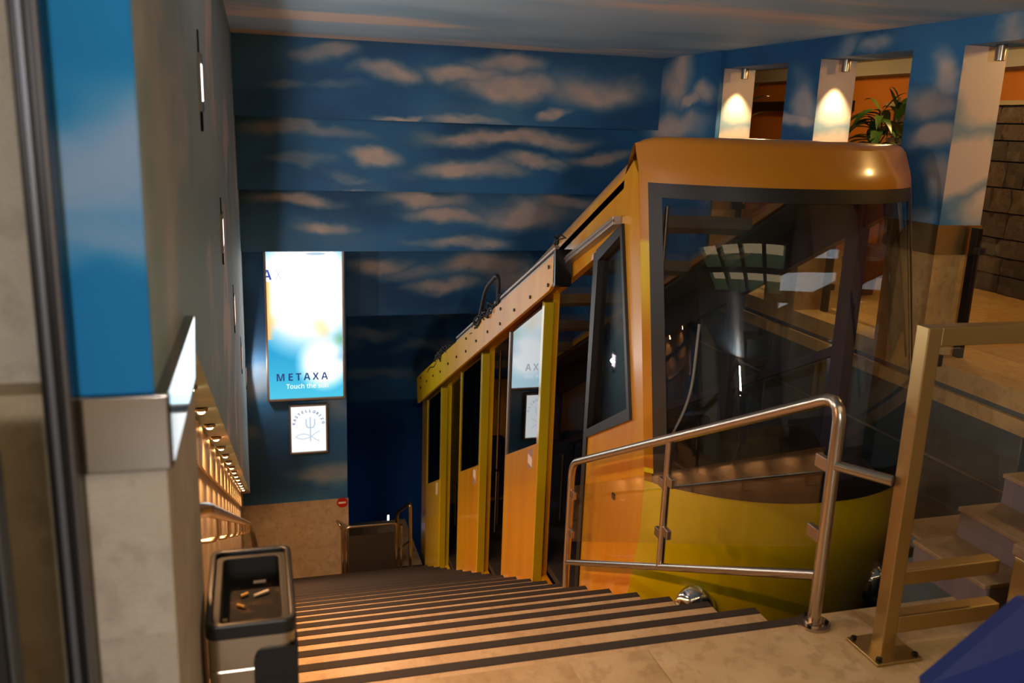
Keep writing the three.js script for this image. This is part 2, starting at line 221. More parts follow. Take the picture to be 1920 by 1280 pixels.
// ───────────────────────── right wall with its openings ─────────────────────────
{
  const T = 0.32, Z = [[-13, -7.73], [-6.68, -6.235], [-5.216, -4.76]], mats = [];
  const wallTop = fitUV(box(XR, XR + T, 2.365, CEIL + 0.2, -13, -2.2), 'z', -13, -2.2, 'y', -1, 2.72);
  const blobs = []; for (const [a, b, ra, rb, k] of [[1275, 150, 26, 40], [1275, 235, 40, 25], [1310, 185, 22, 12], [1335, 175, 14, 20], [1510, 190, 26, 50, .9], [1490, 230, 40, 14], [1590, 85, 20, 16, .6], [1650, 90, 30, 16, .6], [1755, 140, 22, 40], [1730, 190, 40, 30], [1740, 265, 40, 30], [1760, 340, 30, 25, .8], [1730, 390, 30, 14, .6], [1890, 60, 20, 20, .8]]) {
    const c = onX(a, b, XR), e = onX(a + ra, b, XR), f = onX(a, b + rb, XR); blobs.push([c.z + 13, c.y + 1, Math.abs(e.z - c.z) * 1.35, Math.abs(f.y - c.y) * 1.25, k ?? 1]); }
  const mt = paint(sky(10.8, 3.72, blobs, 210, 0.12, 145));
  const w = struct('wall_right', 'sky-painted right wall with tall openings and spot lamps', wallTop, mt, 'wall');
  const jt = sky(0.5, 1.1, [[0.25, 0.85, 0.5, 0.28, 1.5], [0.1, 0.4, 0.5, 0.2, 1.4], [0.4, 0.12, 0.3, 0.12, 1.1]], 356, 0.5, 300); const jm = paint(jt);  // cloud cover thickened: the lamp-lit paleness of the jambs is in this paint
  for (const [a, b] of Z) part('pier', fitUV(box(XR, XR + T, 1.27, 2.365, a, b), 'z', -13, -2.2, 'y', -1, 2.72), mt, w);
  for (const [a, b] of Z) { part('jamb_face', fitUV(box(XR + 0.001, XR + T, 1.27, 2.365, b, b + 0.003), 'x', XR, XR + 0.5, 'y', 1.27, 2.365), jm, w, 'jamb painted with cloud, lamp light put into its pale tone'); part('steel_collar', box(XR - 0.012, XR + T + 0.012, 1.08, 1.27, a - 0.012, b + 0.012), M.gateSteel, w); part('stone_base', metreUV(box(XR - 0.004, XR + T + 0.004, 0.41, 1.08, a - 0.004, b + 0.004)), M.goldStone, w); }
  part('pier_skirt', fitUV(box(XR - 0.04, XR, -2.2, CEIL, -13, -7.73), 'z', -13, -2.2, 'y', -1, 2.72), mt, w);
  struct('wall_right_lower', 'grey-blue wall below the raised floor', [box(XR, XR + 0.2, -8, 0.29, -19, -2.5)], M.greyBlue, 'wall');
  part('steel_trim', rbox(XR - 0.02, XR, -0.215, -0.195, -12, -3.3, 0.004, 1), M.alu, scene.getObjectByName('wall_right_lower'));
  // room beyond
  struct('ceiling_upper', 'dim ceiling of the room behind the openings', box(XR + T, 9.2, 2.62, 2.8, -13, -2.2), M.greyCream, 'ceiling');
  struct('wall_far', 'orange wall of the room behind the openings', box(7, 7.2, 0.41, 2.7, -14, -2.2), M.orangeWall, 'wall');
  struct('wall_far_end', 'orange end wall of the upper room', [box(XR + T, 7.2, 0.41, 2.7, -13.2, -13)], M.orangeWall, 'wall');
  struct('wall_far_front', 'end wall of the upper room outside the view', [box(XR + 0.2, 7.2, 0.41, 2.7, -2.2, -2.0)], M.cream, 'wall');
  const tr = struct('trim_2', 'grey cornice along the orange wall', box(6.7, 7.0, 2.47, 2.62, -13, -2.2), M.greyCream, 'trim');
  struct('trim_3', 'dark shelf along the orange wall behind the first opening', box(6.8, 7.0, 2.1, 2.22, -13, -9.6), M.frameBlack, 'trim');
  // rough dark stone wall, block by block
  const rw = struct('wall_stone', 'rough dark stone wall at the back of the raised floor', box(6.78, 7.0, 0.41, 2.13, -8.6, -4.2), std({ color: 0x2a211c, roughness: 1 }), 'wall');
  const rk = [0, 1, 2].map((i) => std({ map: stoneTex([[74, 60, 52], [62, 52, 47], [82, 67, 56]][i], [40, 32, 28], [98, 82, 70], 300 + i, 40), roughness: 0.95 }));
  for (let y = 0.41; y < 2.08;) { const h = Math.min(2.13 - y, R(0.15, 0.24)); for (let z = -8.6 + R(0, 0.2); z < -4.4;) { const l = R(0.22, 0.5), g = new THREE.BoxGeometry(0.12, h - 0.014, l - 0.014, 1, 2, 3), p = g.attributes.position;
    for (let i = 0; i < p.count; i++) if (p.getX(i) < 0) p.setX(i, p.getX(i) + (hash(Math.round(p.getY(i) * 999), Math.round(p.getZ(i) * 999), 5 + Math.round(z * 50)) - 0.5) * 0.05); g.computeVertexNormals(); metreUV(g, 1.2); g.translate(6.76, y + h / 2, z + l / 2); part('stone_block', g, rk[Math.floor(rnd() * 3)], rw); z += l; } y += h; }
  struct('trim_4', 'narrow timber capping above the dark stone wall', box(6.66, 7, 2.13, 2.17, -8.6, -4.2), M.beige, 'trim');
  // spot lamps in the openings
  const spots = [[-7.62, 1], [-6.13, 1], [-4.63, 0]];
  spots.forEach(([z, on], i) => {
    const t = thing('spot_lamp', ['small brushed cylinder spot lamp lit in the narrow opening', 'small brushed cylinder spot lamp lit beside the plants', 'small brushed cylinder spot lamp, unlit, above the stone wall opening'][i], 'lamp', [XR + 0.15, 2.365, z], 'spot lamps in the right wall openings');
    const prof = [[0.001, 0], [0.03, 0], [0.032, -0.004], [0.032, -0.09], [0.029, -0.092], [0.027, -0.075], [0.001, -0.072]].map(([r, y]) => new THREE.Vector2(r, y));
    part('body', new THREE.LatheGeometry(prof, 24).translate(XR + 0.15, 2.365, z), M.steel, t);
    part('lens', new THREE.CircleGeometry(0.026, 20).rotateX(Math.PI / 2).translate(XR + 0.15, 2.288, z), on ? std({ color: 0x201a12, emissive: HALOGEN, emissiveIntensity: 6 }) : M.cream, t);
    if (on) { const l = new THREE.SpotLight(HALOGEN, POWER.jamb, 0, 0.62, 0.55); l.position.set(0, -0.085, 0); l.target.position.set(0, -1.2, -0.06); l.castShadow = true; l.shadow.radius = 1; t.add(l, l.target); }
  });
  // upper room lamps (out of sight above the openings' heads)
  for (const [x, z] of [[5.5, -9.2], [5.6, -6.6], [5.4, -4.1]]) { const t = thing('ceiling_lamp', 'round warm ceiling lamp of the upper room', 'lamp', [x, 2.62, z], 'ceiling lamps of the upper room');
    part('ring', new THREE.TorusGeometry(0.11, 0.015, 8, 28).rotateX(Math.PI / 2).translate(x, 2.615, z), M.steel, t); part('diffuser', new THREE.CircleGeometry(0.1, 24).rotateX(Math.PI / 2).translate(x, 2.61, z), std({ color: 0x332a1c, emissive: GOLD, emissiveIntensity: 3 }), t);
    t.add(point(GOLD, POWER.upper, [0, -0.06, 0], 4)); }
  // glass balustrades with steel posts
  for (const [a, b, which] of [[-7.73, -6.68, 'first'], [-6.235, -5.216, 'second'], [-4.76, -3.3, 'third']]) {
    const t = thing('glass_balustrade', 'clear glass balustrade with dark steel posts in the ' + which + ' opening', 'balustrade', [XR + 0.24, 0.41, (a + b) / 2], 'balustrades in the openings');
    for (const z of [a + 0.07, b - 0.07]) { part('post', rbox(XR + 0.22, XR + 0.26, 0.41, 1.26, z - 0.03, z + 0.03, 0.004, 1), M.blackMetal, t); for (const y of [0.62, 1.12]) part('clamp', rbox(XR + 0.215, XR + 0.265, y - 0.025, y + 0.025, z + (z > (a + b) / 2 ? -0.07 : 0.02), z + (z > (a + b) / 2 ? -0.02 : 0.07), 0.004, 1), M.black, t); }
    part('pane', box(XR + 0.236, XR + 0.244, 0.5, 1.18, a + 0.11, b - 0.11), M.glass, t);
  }
  // potted dracaenas
  function plant(x, z, H, n, len, label, s) {
    seed = s; const t = thing('potted_plant', label, 'plant', [x, 0.41, z], 'leafy plants behind the openings');
    part('pot', new THREE.LatheGeometry([[0.001, 0], [0.13, 0], [0.17, 0.3], [0.175, 0.32], [0.155, 0.32], [0.15, 0.28], [0.001, 0.28]].map((q) => new THREE.Vector2(...q)), 24).translate(x, 0.41, z), M.pot, t);
    part('stem', tube([[x, 0.7, z], [x + 0.02, 0.41 + H * 0.5, z], [x, 0.41 + H, z]], 0.014, 0.2, 16, 8), M.pot, t);
    for (let i = 0; i < n; i++) { const L = R(0.7, 1.1) * len, W = L * R(0.09, 0.13), seg = 7, pos = [], idx = [], droop = R(0.5, 1.5), el = R(0.15, 1.25), az = R(0, 6.28), y0 = 0.41 + H * R(0.55, 1.0);
      for (let k = 0; k <= seg; k++) { const u = k / seg, ww = W * Math.sin(Math.PI * Math.pow(u, 0.75)) + 0.002, r = L * u * Math.cos(el) * (1 - 0.1 * u), h = L * u * Math.sin(el) - droop * L * 0.5 * u * u;
        for (const s2 of [-1, 0, 1]) pos.push(x + Math.cos(az) * r - Math.sin(az) * ww * s2, y0 + h + (s2 ? 0.25 * ww : 0), z + Math.sin(az) * r + Math.cos(az) * ww * s2); }
      for (let k = 0; k < seg; k++) for (let q = 0; q < 2; q++) { const a = k * 3 + q; idx.push(a, a + 3, a + 1, a + 1, a + 3, a + 4); }
      const g = new THREE.BufferGeometry(); g.setAttribute('position', new THREE.Float32BufferAttribute(pos, 3)); g.setIndex(idx); g.computeVertexNormals(); part('leaf', g, i % 3 ? M.leaf : M.leafB, t); }
  }
  const p2 = onX(1650, 250, 5.3), p1 = onX(1404, 205, 5.2), p3 = onX(1690, 225, 5.6);
  plant(5.3, -6.9, 1.62, 64, 0.42, 'bushy dark green plant in front of the orange wall', 11);
  plant(6.15, -7.75, 1.78, 30, 0.36, 'taller leafy plant half hidden by the wall pier', 23);
  plant(5.2, -9.05, 1.75, 18, 0.5, 'plant with a few long leaves in the narrow opening', 37);
}

// ───────────────────────── funicular car ─────────────────────────
{
  const CX = 3.06, XS = 2.13, XE = 3.99, roofY = (z) => 1.70 + 0.5 * (z + 4.88);
  const car = thing('funicular_car', 'yellow and orange funicular car with a big dark windshield beside the stairs', 'funicular car', [CX, -4.2, -8]);
  // airbrushed paint over (z, y): orange at the head, yellow towards the tail
  const O = [208, 128, 18], Y = [214, 176, 14], Yg = [204, 182, 4];
  const sideT = tex(1024, 512, (u, v) => { const z = -12 + u * 8, y = -5 + v * 7.2, n = fbm(z * 0.8, y * 0.8, 400, 4) - 0.5, st = fbm(z * 9, y * 0.6, 410, 3) - 0.5; const c = mixc(Y, O, sstep(-10.0, -7.0, z + n * 2.0)); return mixc(c, Yg, 0.25 + st * 0.4).map((q) => q + st * 16); });
  sideT.wrapS = sideT.wrapT = THREE.ClampToEdgeWrapping;
  const frontT = tex(512, 768, (u, v) => { const x = 2.05 + u * 2.02, y = -1.35 + v * 3.25, n = fbm(x * 1.4, y * 1.1, 430, 4) - 0.5; let c; const O = [184, 116, 6];
    if (y < -0.1) c = mixc(Yg, O, Math.max(sstep(3.35, 3.95, x + n * 0.7), 0.0)); else { const k = sstep(0.55, 1.0, y + n * 0.2) * (1 - sstep(1.16, 1.2, y)); c = mixc(O, Y, k); if (x > 3.6 && y < 1.4) c = mixc(c, [150, 40, 24], 0.8 * sstep(3.6, 3.75, x)); }
    return c.map((q) => Math.max(0, q + n * 14)); });
  frontT.wrapS = frontT.wrapT = THREE.ClampToEdgeWrapping;
  const cp = { roughness: 0.28, clearcoat: 0.8, clearcoatRoughness: 0.12 }, side = phys({ map: sideT, ...cp }), front = phys({ map: frontT, ...cp }), yellowEdge = phys({ color: 0xb39c12, ...cp });
  const sUV = (g) => fitUV(g, 'z', -12, -4, 'y', -5, 2.2), fUV = (g) => fitUV(g, 'x', 2.05, 4.07, 'y', -1.35, 1.9);
  // front surface
  const zk = [[1.95, -4.95], [1.72, -4.90], [1.57, -4.82], [0.73, -4.637], [-0.18, -4.445], [-0.5, -4.45], [-0.84, -4.53], [-1.3, -4.66]];
  const zl = (y) => { for (let i = 0; i < zk.length - 1; i++) if (y <= zk[i][0] && y >= zk[i + 1][0]) { const t = (y - zk[i + 1][0]) / (zk[i][0] - zk[i + 1][0]); return zk[i + 1][1] + (zk[i][1] - zk[i + 1][1]) * t; } return y > 1.95 ? -4.95 : -4.66; };
  const FP = (s, y, off = 0) => { const b = 0.44 - 0.05 * sstep(0, 1.7, y), z = zl(y) + b * (1 - Math.pow(Math.abs(s), 2.3)) + off; return new THREE.Vector3(CX + 0.93 * s, y, z); };
  function patch(s0, s1, y0, y1, ns, ny, off = 0, yf = null) { const pos = [], idx = []; for (let j = 0; j <= ny; j++) for (let i = 0; i <= ns; i++) { const s = s0 + (s1 - s0) * i / ns, a = yf ? yf[0](s) : y0, b = yf ? yf[1](s) : y1, p = FP(s, a + (b - a) * j / ny, off); pos.push(p.x, p.y, p.z); }
    for (let j = 0; j < ny; j++) for (let i = 0; i < ns; i++) { const a = j * (ns + 1) + i; idx.push(a, a + 1, a + ns + 1, a + 1, a + ns + 2, a + ns + 1); }
    const g = new THREE.BufferGeometry(); g.setAttribute('position', new THREE.Float32BufferAttribute(pos, 3)); g.setIndex(idx); g.computeVertexNormals(); return fUV(g); }
  const sil = (s) => -0.13 - 0.02 * (1 - s * s), WB = (s) => sil(s), WT = 1.50;
  part('nose', patch(-1, 1, -1.3, -0.18, 40, 14, 0, [() => -1.3, (s) => WB(s) - 0.05]), front, car, 'bulging yellow nose panel below the windshield');
  part('front_header', patch(-1, 1, WT, 1.72, 40, 5), front, car);
  part('front_pillar', patch(-1, -0.955, WB(1), WT, 3, 20), front, car); part('front_pillar', patch(0.955, 1, WB(1), WT, 3, 20), front, car);
  const ws = part('windshield', patch(-0.9, 0.9, 0, 0, 40, 24, -0.004, [(s) => WB(s) + 0.06, () => WT - 0.07]), M.tint, car, 'large tinted curved windshield');
  part('windshield_frame', [patch(-0.96, 0.96, 0, 0, 40, 2, 0.006, [(s) => WB(s) - 0.052, (s) => WB(s) + 0.065]), patch(-0.96, 0.96, WT - 0.075, WT + 0.005, 40, 2, 0.006), patch(-0.96, -0.895, WB(1), WT, 3, 20, 0.006), patch(0.895, 0.96, WB(1), WT, 3, 20, 0.006)], M.frameBlack, ws);
  // roof: sloping shell with a rounded front cap, glazed on the stair side
  const rp = (x) => { const a = Math.min(x - XS, XE - x); return a < 0.18 ? -0.13 + 0.19 * Math.sqrt(Math.max(0, 1 - Math.pow(1 - a / 0.18, 2))) : 0.06 + 0.03 * (1 - Math.pow((x - CX) / 0.75, 2)); };
  function roofStrip(xa, xb, za, zb, nx, nz, thick = 0.05) { const pos = [], idx = [], up = [];
    for (const d of [0, -thick]) for (let j = 0; j <= nz; j++) for (let i = 0; i <= nx; i++) { const x = xa + (xb - xa) * i / nx, z = za + (zb - za) * j / nz; pos.push(x, roofY(z) + rp(x) + d, z); }
    const W = nx + 1, Ls = W * (nz + 1); for (let j = 0; j < nz; j++) for (let i = 0; i < nx; i++) { const a = j * W + i; idx.push(a, a + 1, a + W, a + 1, a + W + 1, a + W, Ls + a, Ls + a + W, Ls + a + 1, Ls + a + 1, Ls + a + W, Ls + a + W + 1); }
    for (let j = 0; j < nz; j++) for (const i of [0, nx]) { const a = j * W + i; idx.push(a, a + W, Ls + a, Ls + a, a + W, Ls + a + W); }
    for (const j of [0, nz]) for (let i = 0; i < nx; i++) { const a = j * W + i; idx.push(a, Ls + a, a + 1, a + 1, Ls + a, Ls + a + 1); }
    const g = new THREE.BufferGeometry(); g.setAttribute('position', new THREE.Float32BufferAttribute(pos, 3)); g.setIndex(idx); const h = g.toNonIndexed(); h.computeVertexNormals(); return sUV(h); }
  part('roof_edge', roofStrip(XS, 2.34, -5.02, -11.5, 14, 2), side, car);
  part('roof_panel', roofStrip(3.66, XE, -5.02, -11.5, 20, 2), side, car);
  part('roof_lining', (() => { const g = slabZY([[-5.05, roofY(-5.05) - 0.02], [-5.05, roofY(-5.05) - 0.05], [-11.45, roofY(-11.45) - 0.05], [-11.45, roofY(-11.45) - 0.02]], 3.64, 3.95); return g; })(), M.ceilingIn, car, 'dark ceiling lining with a round lamp');
  part('skylight_front', roofStrip(2.3, 3.7, -5.02, -5.45, 6, 1, 0.05), side, car);
  for (let k = 0; k < 7; k++) { const z = -5.2 - k * 0.95; if (k) part('skylight_bar', roofStrip(2.3, 3.7, z + 0.06, z - 0.06, 4, 1, 0.09), M.beige, car); part('skylight_pane', roofStrip(2.33, 3.67, k ? z - 0.055 : -5.44, k < 6 ? z - 0.895 : -11.5, 6, 1, 0.006), M.glass, car); }
  { const pos = [], idx = [], nx = 36, nt = 8; // rounded cap from the roof down to the front header
    for (let j = 0; j <= nt; j++) for (let i = 0; i <= nx; i++) { const s = -1 + 2 * i / nx, x = CX + 0.93 * s, t = j / nt, a = new THREE.Vector3(x, roofY(-5.03) + rp(x), -5.03), c = FP(s, 1.72), e = Math.min(1, (1 - Math.abs(s)) / 0.16), top = 1.72 + 0.1 * Math.sqrt(Math.max(0, 1 - Math.pow(1 - e, 2))), b = new THREE.Vector3(x, Math.max(a.y, top), c.z - 0.03);
      const p = a.multiplyScalar((1 - t) ** 2).addScaledVector(b, 2 * t * (1 - t)).addScaledVector(c, t * t); pos.push(p.x, p.y, p.z); }
    for (let j = 0; j < nt; j++) for (let i = 0; i < nx; i++) { const a = j * (nx + 1) + i; idx.push(a, a + nx + 1, a + 1, a + 1, a + nx + 1, a + nx + 2); }
    const g = new THREE.BufferGeometry(); g.setAttribute('position', new THREE.Float32BufferAttribute(pos, 3)); g.setIndex(idx); g.computeVertexNormals(); part('roof_cap', fUV(g), front, car); }
  // near side with quarter window and three doorways
  const doors = [[-5.42, -6.22], [-7.08, -8.02], [-8.93, -9.9]], headY = (z) => 1.035 + SL * (z + 5.357), fl = [-1.62, -2.52, -3.42];
  const quarter = [[-4.976, 1.246], [-4.668, 0.115], [-5.372, -0.246], [-5.357, 1.035]];
  const outline = [[-4.90, 1.62], [-4.82, 1.55], [-4.637, 0.73], [-4.447, -0.18], [-4.452, -0.5], [-4.53, -0.84], [-4.66, -1.3], [-4.9, -1.9], [-11.5, -5.1], [-11.5, roofY(-11.5) - 0.1], [-5.0, roofY(-5.0) - 0.1]];
  part('side_body', sUV(slabZY(outline, XS, XS + 0.05, [quarter, ...doors.map(([a, b], i) => [[a, headY(a) - 0.03], [a, fl[i] - 0.1], [b, fl[i] - 0.1], [b, headY(b) - 0.03]])])), side, car);
  const ring = (poly, w, x0, x1) => { const c = poly.reduce((m, p) => [m[0] + p[0] / poly.length, m[1] + p[1] / poly.length], [0, 0]); return slabZY(poly, x0, x1, [poly.map(([z, y]) => { const d = Math.hypot(z - c[0], y - c[1]); const k = 1 - w / d * 1.35; return [c[0] + (z - c[0]) * k, c[1] + (y - c[1]) * k]; })]); };
  const qf = part('quarter_window', slabZY(quarter, XS + 0.02, XS + 0.028), M.tint, car, 'black framed quarter window behind the windshield'); part('window_frame', ring(quarter, 0.055, XS - 0.02, XS + 0.055), M.frameBlack, qf);
  part('mullion', slabZY([[-5.355, 1.03], [-5.372, -1.55], [-5.43, -1.55], [-5.42, 1.0]], XS - 0.012, XS + 0.06), M.frameBlack, car);
  // sliding door leaves outside the body, slid open
  const leaves = [[-6.2, -7.1], [-8.0, -8.9], [-9.88, -10.77]];
  const lx = 2.05, leafTop = (z) => 0.62 + 0.476 * (z + 6.0), sill = (z) => -0.60 + SL * (z + 6.24);
  leaves.forEach(([a, b], i) => {
    const d = part('door_leaf', sUV(slabZY([[a, sill(a)], [a, stairY(a) - 0.25], [b, stairY(b) - 0.25], [b, sill(b)]], lx, lx + 0.07, [], 0.004)), side, car);
    part('door_edge', slabZY([[a + 0.012, leafTop(a)], [a + 0.012, stairY(a) - 0.25], [a - 0.045, stairY(a) - 0.25], [a - 0.045, leafTop(a)]], lx + 0.002, lx + 0.078, [], 0.004), yellowEdge, d);
    part('door_stile', sUV(slabZY([[b + 0.035, leafTop(b)], [b + 0.035, sill(b)], [b, sill(b)], [b, leafTop(b)]], lx, lx + 0.06, [], 0.003)), i ? yellowEdge : M.alu, d);
    part('door_glass', slabZY([[a - 0.03, leafTop(a)], [a - 0.03, sill(a)], [b + 0.02, sill(b)], [b + 0.02, leafTop(b)]], lx + 0.012, lx + 0.02), M.darkTint, d, 'dark glass mirroring the lit poster');
    const zs = a - 0.12; part('door_sticker', slabZY([[zs, sill(zs) - 0.03], [zs, sill(zs) - 0.19], [zs - 0.11, sill(zs - 0.11) - 0.19], [zs - 0.11, sill(zs - 0.11) - 0.03]], lx - 0.002, lx + 0.001), std({ map: tex(64, 64, (u, v) => ((v * 12 | 0) % 2 && u > 0.12 && u < 0.85 ? [150, 120, 105] : [214, 200, 186])), roughness: 0.5 }), d);
    part('door_handle', [bar([XS + 0.1, leafTop(a) - 0.72 - 0.45, a + 0.1], [XS + 0.1, leafTop(a) - 0.72 - 1.0, a + 0.1], 0.012), bar([XS + 0.1, leafTop(a) - 1.2, a + 0.1], [XS + 0.1, leafTop(a) - 1.2, a - 0.02], 0.008)], M.blackMetal, d);
  });
  // header board, guide rail and the door drive with its cables
  const hb = (z) => 0.93 + 0.449 * (z + 5.87);
  const hd = part('header_board', sUV(slabZY([[-5.87, 0.93], [-5.85, 0.74], [-5.96, 0.655], [-11.17, -1.82], [-11.25, -1.50], [-11.0, -1.37]], 2.0, 2.03, [], 0.004)), std({ map: sideT, roughness: 0.36, metalness: 0 }), car, 'orange board with bolt heads over the doors');
  for (let k = 0; k < 13; k++) { const z = -5.97 - k * 0.415; for (const dy of (k % 3 ? [-0.17] : [-0.06, -0.19])) part('bolt', new THREE.CylinderGeometry(0.014, 0.014, 0.012, 8).rotateZ(Math.PI / 2).translate(1.996, hb(z) + dy, z), M.blackMetal, hd); }
  part('header_bracket', slabZY([[-5.84, 0.97], [-5.82, 0.72], [-5.87, 0.70], [-5.88, 0.95]], 2.0, 2.12), M.blackMetal, car);
  part('guide_rail', [slabZY([[-5.02, 1.285], [-5.02, 1.235], [-6.0, 0.80], [-6.0, 0.855]], 2.07, 2.13, [], 0.004), slabZY([[-5.02, 1.268], [-5.02, 1.254], [-6.0, 0.826], [-6.0, 0.836]], 2.06, 2.08)], M.alu, car, 'aluminium guide rail beside the quarter window');
  part('drive_rail', [bar([2.03, hb(-5.9) + 0.06, -5.9], [2.03, hb(-7.5) + 0.06, -7.5], 0.018), slabZY([[-5.9, hb(-5.9) + 0.03], [-5.9, hb(-5.9) + 0.005], [-9.0, hb(-9) + 0.005], [-9.0, hb(-9) + 0.03]], 2.02, 2.12), bar([2.03, hb(-8.0) + 0.06, -8.0], [2.03, hb(-9.0) + 0.06, -9.0], 0.015)], M.alu, car);
  seed = 99; const cables = [];
  cables.push(tube([[2.02, hb(-8.05) + 0.02, -8.05], [2.0, hb(-7.7) + 0.24, -7.75], [2.0, hb(-7.25) + 0.26, -7.3], [2.01, hb(-7.35) + 0.02, -7.35]], 0.018, 0.15, 40, 8));
  for (let k = 0; k < 22; k++) { const z = R(-8.2, -7.4), pts = []; for (let q = 0; q < 5; q++) { const zz = z + (q - 2) * R(0.03, 0.12); pts.push([R(1.97, 2.06), hb(zz) + R(-0.06, 0.1), zz]); } cables.push(tube(pts, R(0.004, 0.011), 0.06, 24, 6)); }
  for (let k = 0; k < 16; k++) { const z = R(-9.9, -9.0), pts = []; for (let q = 0; q < 4; q++) { const zz = z + (q - 2) * R(0.04, 0.14); pts.push([R(1.97, 2.05), hb(zz) + R(-0.03, 0.09), zz]); } cables.push(tube(pts, R(0.005, 0.014), 0.06, 20, 6)); }
  for (let k = 0; k < 5; k++) cables.push(tube([[2.04, hb(-5.95) + 0.07, -5.95], [R(1.98, 2.06), hb(-5.9) + R(0.1, 0.16), -5.93 + R(-0.06, 0.08)], [R(1.98, 2.06), hb(-5.8) + R(0.06, 0.12), -5.85 + R(-0.04, 0.08)]], 0.005, 0.05, 16, 6));
  cables.push(tube([[2.01, hb(-9.8), -9.8], [2.0, hb(-10.2) - 0.02, -10.1], [2.0, hb(-10.3) - 0.05, -10.35], [2.0, hb(-10.5) - 0.06, -10.5]], 0.008, 0.05, 20, 6));
  part('cables', cables, M.rubber, car, 'tangle of black cables over the doors');
  // far side: pillars, window bands, lower panel
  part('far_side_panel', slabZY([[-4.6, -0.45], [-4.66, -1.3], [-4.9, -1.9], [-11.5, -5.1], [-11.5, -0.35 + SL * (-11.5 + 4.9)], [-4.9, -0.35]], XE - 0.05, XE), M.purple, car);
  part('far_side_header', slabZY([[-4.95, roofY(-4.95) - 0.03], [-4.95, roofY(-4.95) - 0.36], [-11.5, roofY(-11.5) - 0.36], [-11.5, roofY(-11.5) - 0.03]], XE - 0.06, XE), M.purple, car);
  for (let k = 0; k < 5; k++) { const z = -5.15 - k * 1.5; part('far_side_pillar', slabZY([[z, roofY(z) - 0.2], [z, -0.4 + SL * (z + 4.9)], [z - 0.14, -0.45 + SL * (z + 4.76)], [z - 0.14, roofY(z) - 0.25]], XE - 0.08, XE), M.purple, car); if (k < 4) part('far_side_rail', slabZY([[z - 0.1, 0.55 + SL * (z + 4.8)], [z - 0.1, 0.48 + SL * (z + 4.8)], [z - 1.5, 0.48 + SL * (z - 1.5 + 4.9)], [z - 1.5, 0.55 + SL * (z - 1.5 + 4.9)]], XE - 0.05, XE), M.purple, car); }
  part('far_side_glass', slabZY([[-4.9, roofY(-4.9) - 0.3], [-4.9, -0.4], [-11.4, -0.4 + SL * (-6.5)], [-11.4, roofY(-11.4) - 0.3]], XE - 0.03, XE - 0.024), M.glass, car);
  part('tail_panel', box(XS, XE, -5.1, roofY(-11.5) - 0.02, -11.5, -11.45), side, car);
  // floors, risers, seats, poles, console
  fl.forEach((y, i) => { const za = i ? -4.95 - 1.85 * i : -4.5, zb = i === 2 ? -11.45 : -6.8 - 1.85 * i; part('cabin_floor', box(XS + 0.05, XE - 0.05, y - 0.06, y, za, zb), M.interior, car); part('floor_riser', box(XS + 0.05, XE - 0.05, y - 0.9, y - 0.06, zb, zb + 0.04), M.interior, car);
    const sx = [2.75, 3.3]; for (const x of sx) { const zz = zb + 0.45, st = part('seat', rbox(x - 0.01, x + 0.5, y + 0.3, y + 0.46, zz - 0.4, zz + 0.1, 0.04, 3), M.navy, car, 'dark blue bench seat'); part('backrest', rbox(x - 0.01, x + 0.5, y + 0.4, y + 1.0, zz - 0.42, zz - 0.32, 0.04, 3), M.navy, st); }
    part('grab_pole', bar([2.75, y, za - 1.2], [2.75, roofY(za - 1.2) + 0.0, za - 1.2], 0.016), M.steel, car); });
  part('control_desk', [slabZY([[-4.5, -0.25], [-4.5, -0.7], [-5.0, -0.95], [-5.05, -0.12], [-4.85, -0.06]], XS + 0.35, XE - 0.5, [], 0.02)], M.interior, car, 'brown control desk behind the windshield');
  part('ceiling_ring', new THREE.TorusGeometry(0.1, 0.022, 10, 32).rotateX(Math.PI / 2).rotateX(-Math.atan(0.5)).translate(3.72, roofY(-6.4) - 0.09, -6.4), M.beige, car);
  part('cable_inside', tube([FP(-0.86, 0.0, -0.12), FP(-0.72, 0.3, -0.14), FP(-0.66, 0.72, -0.16)], 0.008, 0.25, 24, 6), M.cream, car);
  // buffers
  for (const x of [2.43, 3.69]) { const s = (x - CX) / 0.93, p = FP(s, -0.92); part('buffer', new THREE.LatheGeometry([[0.001, 0.12], [0.06, 0.118], [0.1, 0.1], [0.13, 0.05], [0.135, 0.02], [0.12, 0], [0.001, 0]].map((q) => new THREE.Vector2(...q)), 32).rotateX(Math.PI / 2).translate(x, -0.92, p.z - 0.01), M.chrome, car, 'round chrome buffer'); }
  part('side_button', rbox(XS - 0.012, XS, -0.475, -0.435, -4.88, -4.84, 0.004, 1), M.frameBlack, car);
}

